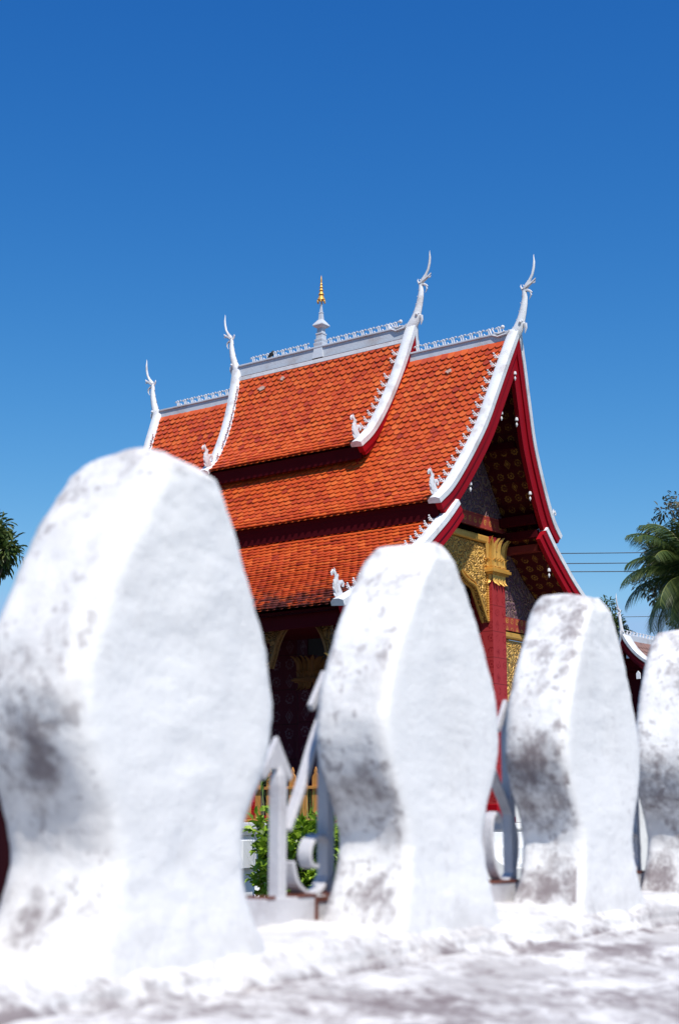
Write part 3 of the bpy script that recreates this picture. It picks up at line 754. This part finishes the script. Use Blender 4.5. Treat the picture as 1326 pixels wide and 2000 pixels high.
b = MB(); b.box((-3.2,-1.3,4.7+OZ), (2.5,1.3,4.75+OZ)); b.box((-3.4,-3.4,2.96+OZ),(2.4,-1.7,3.0+OZ)); b.box((-3.4,1.7,2.96+OZ),(2.4,3.4,3.0+OZ))
b.build('ceiling', M_MAROON, temple)
def blade(mb, base, out, h, w_, curl, down=False, th=.012):
    """one lotus leaf: rises along z, bends outwards at the tip"""
    o = Vector(out).normalized(); side = o.cross(Vector((0,0,1))); rings = []
    s = -1 if down else 1
    for i in range(8):
        t = i/7
        ww = w_*(1-.15*t if t < .6 else .91*math.sqrt(max(0, (1-t)/.4))+.03)
        off = curl*(t**4.5)
        c = Vector(base)+o*off+Vector((0,0,s*h*(t-.10*max(0,t-.8)*curl*20)))
        rings.append([c+side*ww/2-o*th*.2, c+o*th*1.6, c-side*ww/2-o*th*.2, c-o*th])
    mb.loft(rings)
def column(u, v, z0, zc, w_, cap_h, mcol=M_COLUMN, mcap=M_GOLD):
    h = w_/2; m = MB(); uvbox(m, (u-h, v-h, z0+OZ), (u+h, v+h, zc+cap_h+OZ))
    c = m.build('column', mcol, temple, fix=False)
    bs = MB()
    for e, a, b_ in ((.07,0,.10),(.04,.10,.18),(.02,.18,.30)): bs.box((u-h-e, v-h-e, z0+a+OZ), (u+h+e, v+h+e, z0+b_+OZ))
    bs.build('column_base', M_RED, c, bevel=.01)
    k = MB(); k0 = zc
    f = cap_h/.87
    for e, a, b_ in ((.05,.20,.235),(.085,.235,.285),(.06,.285,.32)): k.box((u-h-e, v-h-e, k0+a*f+OZ), (u+h+e, v+h+e, k0+b_*f+OZ))
    for dx, dy in ((1,0),(-1,0),(0,1),(0,-1)):
        sx, sy = -dy, dx; n = 5
        for i in range(n):
            q = (i+.5)/n*2-1
            base = (u+dx*(h+.015)+sx*h*q, v+dy*(h+.015)+sy*h*q)
            blade(k, (*base, k0+.21*f+OZ), (dx,dy,0), .21*f*(1 if i % 2 else .9), w_/n*1.08, .05, True)
            blade(k, (*base, k0+.32*f+OZ), (dx,dy,0), .17*f, w_/n*1.2, .07, False)
        for i in range(3):
            q = (i+.5)/3*2-1
            blade(k, (u+dx*(h+.012)+sx*h*q, v+dy*(h+.012)+sy*h*q, k0+.34*f+OZ), (dx,dy,0), .53*f*(1 if i == 1 else .96), w_/3*1.02, .10, False, .022)
    for dx in (1,-1):
        for dy in (1,-1): blade(k, (u+dx*h, v+dy*h, k0+.34*f+OZ), (dx,dy,0), .54*f, .10, .11, False, .022)
    k.build('capital', mcap, c, True)
    return c
for v in (-1.05, 1.05): column(2.80, v, .05, 3.98, .42, .84)
for v in (-3.70, 3.05):
    for u in (3.42, 1.50, -.3, -2.2): column(u, v, .05, 1.80, .32, .60)
for v in (-1.86, 1.86): column(1.26, v, .05, 2.10, .27, .56, M_WALLST, M_SHADECAP)

# central gilded arch panel and its two neighbours, front plane
def arch_panel(name, plane, half, ztop, arch, th=.10, mat_=M_GOLDREL, mm_=M_GOLD):
    """arch: (offset from centre, z) from the springing to the crown, mirrored"""
    A_ = [(p.x, p.y) for p in catmull(arch, 5)]
    pts = A_+[(-x, z) for x, z in A_[::-1][1:]]
    m = MB()
    for (xa, za), (xb, zb_) in zip(pts, pts[1:]):
        m.prism([(xa, za), (xb, zb_), (xb, ztop), (xa, ztop)], plane, -th/2, th/2)
    o = m.build(name, mat_, temple)
    r = MB()
    for t in (-th/2-.006, th/2+.006):
        r.tube([plane(x, z, t) for x, z in pts], .024, 6); r.tube([plane(x*.965, z+.075 if abs(x) < half*.9 else z+.02, t) for x, z in pts[2:-2]], .012, 5)
    r.build('arch_moulding', mm_, o, True)
    return o
pf = lambda a, b_, t: (2.87+t, a, b_+OZ)
cp = arch_panel('gilded_arch', pf, .84, 4.68, [(.84,3.36),(.77,3.46),(.66,3.64),(.57,3.79),(.46,3.92),(.26,3.98),(.10,4.06),(0,4.16)])
m = MB(); m.bar((2.90,-1.0,4.76+OZ), (2.90,1.0,4.76+OZ), .14, .13); m.build('gilded_beam', M_GOLD, temple, bevel=.03)
m = MB()
for v in (.82, -.82):                                   # rope moulding beside each column
    for i in range(44): m.ball((2.94, v, 3.38+i*.030+OZ), .026, 6, sz=.62)
m.build('rope_moulding', M_GOLD, cp, True)
for sg in (-1, 1):
    ps = lambda a, b_, t, s_=sg: (2.87+t, s_*(2.23)+a, b_+OZ)
    arch_panel('gilded_arch', ps, .94, 3.12, [(.94,1.8),(.82,1.86),(.72,1.98),(.6,2.16),(.45,2.34),(.2,2.46),(0,2.52)])
    m = MB(); m.bar((2.90,sg*1.27,3.20+OZ), (2.90,sg*3.1,3.20+OZ), .14, .12); m.build('gilded_beam', M_GOLD, temple, bevel=.03)
    m = MB()
    q = [(1.27,3.27),(3.1,3.27),(3.08,3.38),(2.95,3.5),(1.27,3.5)]
    m.add([(2.98,sg*a,b_+OZ) for a, b_ in q]+[(2.92,sg*a,b_+OZ) for a, b_ in q], [(0,1,2,3,4),(9,8,7,6,5)]+[(k,(k+1)%5,5+(k+1)%5,5+k) for k in range(5)], 0, [q, q]+[[(0,0)]*4]*5)
    m.build('diamond_band', M_BAND, temple)
    m = MB(); m.prism([(1.27,3.503),(3.02,3.503),(2.35,3.93),(1.96,4.2),(1.6,4.55),(1.27,4.75)], lambda a, b_, t, s_=sg: (2.92+t, s_*a, b_+OZ), 0, .04)
    m.build('mural_panel', M_LILAC, temple)
m = MB(); q = [(-1.5,4.93),(1.5,4.93),(1.30,5.16),(-1.30,5.16)]
m.add([(2.98,a,b_+OZ) for a, b_ in q]+[(2.92,a,b_+OZ) for a, b_ in q], [(0,1,2,3),(7,6,5,4)]+[(k,(k+1)%4,4+(k+1)%4,4+k) for k in range(4)], 0, [q, q]+[[(0,0)]*4]*4)
m.build('diamond_band', M_BAND, temple)
m = MB(); m.prism([(-1.30,5.163),(1.30,5.163),(.72,6.08),(.42,6.75),(.12,7.45),(0,7.6),(-.12,7.45),(-.42,6.75),(-.72,6.08)], lambda a, b_, t: (2.92+t, a, b_+OZ), 0, .05)
m.build('pediment_panel', M_LILAC, temple)
# arcade arches along the long side
vb = MB(); vb.box((1.5, -3.83, 2.62+OZ), (2.06, -3.77, 2.985+OZ)); vb.build('gilded_valance', M_SHADEGOLD, temple)
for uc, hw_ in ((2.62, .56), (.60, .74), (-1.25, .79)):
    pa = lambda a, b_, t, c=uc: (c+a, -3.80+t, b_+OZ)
    arch_panel('gilded_arch', pa, hw_, 2.99, [(hw_,2.25),(hw_*.90,2.40),(hw_*.76,2.62),(hw_*.55,2.80),(hw_*.28,2.90),(0,2.935)], .06, M_SHADEGOLD, M_SHADECAP)
# picket balustrade on the platform edge
bal = thing('picket_fence', 'low ochre picket fence with pointed slats along the temple platform', 'fence', tuple(TW(2.6, -4.5, .05)), -PSI)
for k in range(17):
    x = -1.55+k*.2; m = MB()
    m.prism([(x-.055,.06),(x+.055,.06),(x+.055,.60),(x+.035,.635),(x+.018,.65),(x+.024,.68),(x,.735),(x-.024,.68),(x-.018,.65),(x-.035,.635),(x-.055,.60)], lambda a, b_, t: (a, t, b_), -.012, .012)
    m.build('slat', M_PICKET, bal)
for z in (.03, .46):
    m = MB(); m.box((-1.7,-.045,z-.02), (1.8,-.013,z+.02)); m.build('rail', M_PICKET, bal, bevel=.004)

# wind bells hanging below the bargeboards
def bell(p, label, sc=1.0):
    o = thing('wind_bell', label, 'wind bell', tuple(p), 0, 'white wind bells hanging from the roofs')
    m = MB(); m.lathe([(.004,-.02*sc),(.03*sc,-.03*sc),(.043*sc,-.07*sc),(.045*sc,-.11*sc),(.03*sc,-.125*sc),(.005,-.127*sc)], seg=9); m.build('dome', M_WHITE, o, True)
    m = MB(); m.tube([(0,0,.03),(0,0,-.17*sc)], .004, 4); m.build('string', M_WIRE, o)
    m = MB(); m.lathe([(.003,-.16*sc),(.022*sc,-.19*sc),(.033*sc,-.22*sc),(.018*sc,-.26*sc),(.002,-.29*sc)], seg=6); m.build('clapper_leaf', M_WHITE, o, True)
def under(t, sg, z, du=-.07):
    best = min(range(len(t.P)), key=lambda i: abs(t.P[i].y-z)); p, d, nn = t.at(t.S[best])
    if nn.y < 0: nn = -nn
    q = p-nn*.32; return TW(t.A(q.y)+du, sg*max(.0,q.x), q.y-.02)
for t, sg, z, lb in ((t2, 1, 6.75, 'small white wind bell under the upper part of the right front bargeboard'),
                     (t2, 1, 5.75, 'small white wind bell halfway down the right front bargeboard'),
                     (t2, -1, 6.75, 'small white wind bell under the left front bargeboard of the front gable'),
                     (t2, -1, 5.55, 'small white wind bell low under the left front bargeboard'),
                     (t3f, 1, 4.55, 'small white wind bell under the lower right skirt bargeboard')):
    bell(under(t, sg, z), lb, .62)
bell(TW(4.05, 0, 7.35), 'tiny white wind bell at the very peak of the front gable', .6)
bell(TW(1.85, .02, 8.30), 'small white wind bell at the peak of the raised top gable', .75)

def patch(t, root, u, dist, L, seed):
    r = random.Random(seed); p, d, nn = t.at(dist); nn = nn if nn.y > 0 else -nn; m = MB(); q = p+nn*.045
    P = [(u+L*math.cos(a)*r.uniform(.5,1.1), .045*math.sin(a)*r.uniform(.5,1.3)) for a in [i*math.pi/5 for i in range(10)]]
    f = lambda a, b_, h: (a, -(q.x+d.x*b_+nn.x*h), q.y+d.y*b_+nn.y*h+t.oz)
    m.prism(P, f, -.01, .012); m.build('mortar_patch', M_MORTAR, root, True)
patch(t1, roofs['upper'], -1.22, .62, .11, 1); patch(t1, roofs['upper'], -.75, .50, .06, 2); patch(t2, roofs['main'], 2.95, .62, .07, 3)

# a bird on the ridge
bp = TW(-1.18, 0, 8.56)
bird = thing('bird', 'tiny dark bird perched on the top ridge between ornaments', 'bird', tuple(bp), -PSI)
m = MB(); m.tube([(-.10,0,.03),(-.05,0,.06),(0,0,.09),(.03,0,.12),(.045,0,.145),(.07,0,.145)], [.008,.03,.042,.032,.024,.004], 8)
m.build('body', M_WIRE, bird, True)
m = MB(); m.tube([(0,.012,.06),(.005,.012,0)], .004, 4); m.tube([(0,-.012,.06),(.005,-.012,0)], .004, 4); m.build('legs', M_WIRE, bird)

# ---------------------------------------------------------------- two smaller shrines
def shrine(label, loc, rz, prof, a, width, zwall, sc, tilem, nagas=True, ends=(1,), cop=.2, wallm=None):
    o = thing('shrine', label, 'shrine', loc, rz); oz = 0
    t = Tier(o, prof, a, .2, 0, cop, (.2, .17)); r = t.tiles(tilem); t.parent = r; t.soffit(M_MAROON)
    for e in ends:
        for sg in (-1, 1): t.barge(sg, e, .24, .05, None, M_REDDARK); flame(r, t, sg, e, .8)
    zt = prof[0][1]
    m = MB(); m.box((-a-.1,-.08,zt-.22), (a+.1,.08,zt+.04)); m.build('ridge_cap', M_RIDGE, r, bevel=.01)
    for i in range(int(2*a/.22) if nagas else 0):
        put_crest(r, frame((-a+.2+i*.22, 0, zt+.04), (1.2,0,0), (0,1.2,0), (0,0,1.3)))
    for e in (ends if nagas else ()): naga(r, a+.18, zt, e, sc, 0)
    m = MB(); m.box((-a+.6,-width,0), (a-.6,width,zwall)); m.build('wall', wallm or M_MAROON, o)
    m = MB(); P = [(p.x, p.y-.12) for p in t.P if p.y-.12 > zwall-.2]
    m.prism([(x, z) for x, z in P]+[(-x, z) for x, z in P[::-1]], lambda x, z, q: (q, x, z), a-.62, a-.55); m.build('pediment', M_REDDARK, o)
    return o, t, a
p0 = at(1213, 1240, 45); zr = p0.z-GZ
shp = [(0,zr),(.15,zr-.30),(.36,zr-.58),(.58,zr-.78),(.80,zr-.92)]
rz_ = math.atan2(-VD.y, -VD.x)
base = Vector((p0.x, p0.y, GZ))+VD*2.6
s1, t_, a_ = shrine('small dark red shrine with white gable and finial beyond the third merlon', tuple(base), rz_, shp, 2.4, .70, zr-.98, .95, M_GREYROOF, cop=.48)
m = MB()
m.box((1.80,-.86,zr-1.04), (1.95,.86,zr-.96)); m.build('eave_beam', M_MAROON, s1)
m = MB()
for v, z, h in ((.10, zr-.70, .24), (.40, zr-1.34, .24)):
    m.prism([(v-.06,z),(v+.06,z),(v+.06,z+h*.7),(v,z+h),(v-.06,z+h*.7)], lambda x, zz, q: (q, x, zz), 2.36, 2.41)
m.build('gable_plaque', M_WHITE, s1)
p1 = at(-150, 1240, 20); zr = p1.z-GZ
shp = [(0,zr),(.5,zr-.5),(1.1,zr-.95),(1.8,zr-1.3),(2.4,zr-1.5)]
shrine('low maroon pavilion, wall coloured shade-dark, glimpsed at the far left edge behind the merlons', (p1.x-1.2, p1.y+.8, GZ), -PSI, shp, 2.75, 1.75, zr-1.42, .9, M_GREYROOF, False, wallm=mat('shaded_maroon', (.022,.003,.006), .8, 0, .1)[0])  # maroon wall given a darker colour in place of shade

# low white boundary wall and pedestal in the courtyard
bw = MB(); bw.box((-9,0,0), (9,.25,2.5)); bw.box((-9.05,-.05,2.5), (9.05,.30,2.6))
o = bw.build('boundary_wall', M_PALE, None, bevel=.01); o.location = (9, 38, GZ); o.rotation_euler = (0,0,R(-8))
tag(o, 'plain white boundary wall at the back of the courtyard on the right', 'wall')
pp = at(440, 1640, 17.5)
ped = thing('pedestal', 'plain white masonry pedestal beside the leafy bush', 'pedestal', (pp.x+.02, pp.y, GZ), R(-20))
H = pp.z-GZ
m = MB(); m.box((-.30,-.3,0), (.30,.3,H*.22)); m.box((-.25,-.25,H*.22), (.25,.25,H*.70)); m.build('body', M_PALE, ped, bevel=.01)
m = MB(); m.box((-.36,-.36,H*.70), (.36,.36,H)); m.build('cap', M_PALE, ped, bevel=.01)

# ---------------------------------------------------------------- plants
def leafshape(mb, p, d, up, L, W, fold=.25):
    d = d.normalized(); s = d.cross(up)
    if s.length < 1e-3: s = Vector((1,0,0))
    s.normalize(); n = s.cross(d)
    pts = [p, p+d*L*.35+s*W*.5+n*fold*W, p+d*L*.75+s*W*.36+n*fold*W*.6, p+d*L-n*L*.12, p+d*L*.75-s*W*.36+n*fold*W*.6, p+d*L*.35-s*W*.5+n*fold*W, p+d*L*.5]
    mb.add(pts, [(0,1,6),(1,2,6),(2,3,6),(3,4,6),(4,5,6),(5,0,6)])
def rv(r): 
    while True:
        v = Vector((r.uniform(-1,1), r.uniform(-1,1), r.uniform(-1,1)))
        if .05 < v.length < 1: return v.normalized()
def shrub(name, label, loc, rx, rz, n, L, mat_, seed=1):
    r = random.Random(seed); o = thing(name, label, 'shrub', loc)
    m = MB(); clumps = [Vector((r.uniform(-1,1)*rx*.75, r.uniform(-1,1)*rx*.6, r.uniform(.25,1)*rz*.9)) for _ in range(34)]
    for i in range(n):
        c = r.choice(clumps); d = rv(r); p = c+Vector((d.x*.17, d.y*.17, d.z*.13))*r.uniform(.5,1.15)
        if p.z < .05: continue
        dd = (d*.6+Vector((0,-.25,.15))+rv(r)*.5)
        leafshape(m, p, dd, Vector((0,0,1))+rv(r)*.5, L*r.uniform(.6,1.3), L*r.uniform(.55,.95))
    m.build('foliage', mat_, o)
    m = MB()
    for c in clumps: m.tube([(c.x*.2,c.y*.2,0), (c.x*.6,c.y*.6,c.z*.5), tuple(c)], [.016,.011,.004], 5)
    m.build('stems', M_BARK, o); return o
bpnt = at(600, 1640, 14.5)
shrub('leafy_bush', 'bright green leafy bush growing behind the iron scrolls', (bpnt.x, bpnt.y, GZ), .52, 1.36, 4200, .092, M_BUSH)
def grass(name, label, loc, n, h, spread, mat_, seed, lean=.5, w_=.012, z0=0, cat='grass plant'):
    r = random.Random(seed); m = MB()
    for i in range(n):
        a = r.uniform(0, 6.28); rr = spread*math.sqrt(r.random()); p = Vector((rr*math.cos(a), rr*math.sin(a), z0))
        dr = Vector((math.cos(a+r.uniform(-.8,.8)), math.sin(a), 0)); H_ = h*r.uniform(.5,1.05); le = lean*r.uniform(.1,1)
        s = Vector((-dr.y, dr.x, 0))*w_; L_ = []; 
        for k in range(6):
            t = k/5; c = p+dr*le*H_*t*t+Vector((0,0,H_*(t-.35*le*t**3)))
            L_ += [c+s*(1-t*.95), c-s*(1-t*.95)]
        m.add(L_, [(2*k,2*k+1,2*k+3,2*k+2) for k in range(5)])
    o = m.build(name, mat_, None, fix=False); o.location = loc; return tag(o, label, cat)
gp = at(600, 1613, 16.2)
grass('grass_plant', 'clump of tall thin grass rising above the leafy bush', (gp.x, gp.y, GZ), 520, 1.70, .42, M_BLADE, 4, .35, .010)
gp = at(512, 1613, 17.2)
def spiky(loc, label, H_, seed):
    r = random.Random(seed); o = thing('dragon_plant', label, 'plant', loc)
    m = MB(); m.tube([(0,0,0),(.01,0,H_*.5),(-.01,0,H_)], [.028,.022,.016], 7); m.build('stem', M_BARK, o, True)
    for nm, mt_, n, zc, L, lo in (('fronds', M_BLADE, 130, H_, .36, -.5), ('dry_fronds', M_DRY, 26, H_+.08, .22, .1)):
        m = MB()
        for i in range(n):
            a = r.uniform(0,6.28); el = r.uniform(lo, 1.2); z = zc-r.uniform(0,.38)
            d = Vector((math.cos(a)*math.cos(el), math.sin(a)*math.cos(el), math.sin(el))); s = Vector((-d.y,d.x,0)).normalized()*.012
            q = []; LL = L*r.uniform(.6,1.1)
            for k in range(5):
                t = k/4; c = Vector((0,0,z))+d*LL*t+Vector((0,0,-.35*LL*t*t)); q += [c+s*(1-t*.9), c-s*(1-t*.9)]
            m.add(q, [(2*k,2*k+1,2*k+3,2*k+2) for k in range(4)])
        m.build(nm, mt_, o, fix=False)
spiky((gp.x, gp.y, GZ), 'spiky-leaved plant with a few dry orange fronds beside the first merlon', 2.02, 8)

def tree(name, label, loc, H_, R_, n, L, mat_, seed, trunk=.16, stretch=1.0, sparse=0, off=(0,0), ball=.30, cl=26):
    r = random.Random(seed); o = thing(name, label, 'tree', loc)
    tr = MB(); cr = MB(); cl_ = []
    tr.tube([(0,0,0),(.1,0,H_*.25),(off[0]*.4,off[1]*.4,H_*.5),(off[0]*.8,off[1]*.8,H_*.72)], [trunk,trunk*.8,trunk*.6,trunk*.4], 8)
    for i in range(cl):
        d = rv(r); q = Vector((off[0]+d.x*R_*r.uniform(.3,1), off[1]+d.y*R_*r.uniform(.3,1), H_-R_*stretch+d.z*R_*stretch*r.uniform(.4,1)))
        cl_.append(q); b0 = Vector((off[0]*.6,off[1]*.6,H_*.55)).lerp(Vector((off[0]*.8,off[1]*.8,H_*.72)), r.random())
        tr.tube([b0, b0.lerp(q,.5)+Vector((0,0,.1*R_)), q], [trunk*.25, trunk*.14, trunk*.04], 5)
    for i in range(n):
        c = r.choice(cl_); d = rv(r); p = c+d*R_*ball*r.uniform(.15,1)**.7
        leafshape(cr, p, d+rv(r)*.7+Vector((0,0,-.3)), Vector((0,0,1))+rv(r)*.4, L*r.uniform(.6,1.25), L*.36)
    tr.build('trunk', M_BARK, o, True); cr.build('crown', mat_, o)
def grounded(p): return (p.x, p.y, GZ)
p = at(-40, 1110, 30); tree('broadleaf_tree', 'green long-leaved tree at the left edge above the first merlon', grounded(p), at(0,1000,30).z-GZ, .80, 3000, .20, M_TREE, 5, stretch=.95, ball=.34)
p = at(1352, 1040, 60); tree('broadleaf_tree', 'sparse bronze-leaved tree top behind the coconut palm', grounded(p), at(0,958,60).z-GZ, 2.5, 7000, .26, M_TREE2, 9, stretch=1.3, ball=.20, cl=70)
p = at(1192, 1240, 62); tree('broadleaf_tree', 'small leafy tree behind the shrine finial', grounded(p), at(0,1168,62).z-GZ, .95, 3600, .22, M_TREE, 12, stretch=1.9, ball=.34, cl=34)

def palm(label, p, R_, seed, n=34):
    r = random.Random(seed); H_ = p.z-GZ
    o = thing('coconut_palm', label, 'palm tree', (p.x, p.y, GZ))
    m = MB(); m.tube([(.5,0,0),(.3,0,H_*.4),(.1,0,H_*.75),(0,0,H_)], [.22,.17,.15,.13], 9); m.build('trunk', M_BARK, o, True)
    m = MB(); st_ = MB()
    for i in range(n):
        a = i*2.399+r.uniform(-.2,.2); el = R(80)-R(125)*(i/n)+r.uniform(-.12,.12); L = R_*r.uniform(.85,1.1)
        dh = Vector((math.cos(a), math.sin(a), 0)); pts = []
        for k in range(15):
            t = k/14; e2 = el-1.25*t*t
            if k == 0: c = Vector((0,0,H_-.5*(i/n)))
            else: c = pts[-1]+(dh*math.cos(e2)+Vector((0,0,math.sin(e2))))*L/14
            pts.append(c)
        st_.tube(pts, [.035*(1-.8*k/14) for k in range(15)], 4)
        sd_ = Vector((-dh.y, dh.x, 0))
        for k in range(2, 15):
            for q in range(4):
                t = (k-1+q/4)/14; j = k-1; c = pts[j].lerp(pts[k], q/4); tg = (pts[k]-pts[j]).normalized()
                for sg in (-1, 1):
                    LL = R_*.36*math.sin(math.pi*min(1,(.12+t*.86)))**.6*r.uniform(.85,1.1)
                    d = (tg*.65+sd_*sg*.8+Vector((0,0,-.45-.2*r.random()))).normalized(); s = tg*.018
                    m.add([c+s, c-s, c+d*LL*.6-s*.7, c+d*LL+Vector((0,0,-.10*LL)), c+d*LL*.6+s*.7], [(0,1,2,4),(4,2,3)])
    m.build('crown', M_PALM, o, fix=False); st_.build('frond_stems', M_BLADE, o, True)
palm('coconut palm with drooping fronds at the right edge', at(1346, 1104, 48), 2.5, 3, 46)

# ---------------------------------------------------------------- overhead cables
def cable(y0, y1, label, x0=300, x1=1700, Y=52, rad=.016, grp='power cables crossing the sky on the right'):
    a = at(x0, y0+(y0-y1)*.0, Y); b = at(x1, y1, Y); m = MB(); P = []
    for i in range(25):
        t = i/24; q = a.lerp(b, t); q.z -= .12*math.sin(math.pi*t); P.append(q-a)
    m.tube(P, rad, 5); o = m.build('power_cable', M_WIRE, None, True); o.location = a; tag(o, label, 'cable', grp)
cable(1078, 1072, 'black cable, highest of the three strung in front of the palm')
cable(1096, 1093, 'black cable, middle one of the three strung beside the gable')
cable(1111, 1110, 'black cable, third from the top, above the shrine finial')
cable(1206, 1192, 'thin lone black cable passing just beside the shrine finial', 700, 1700, 56, .011)
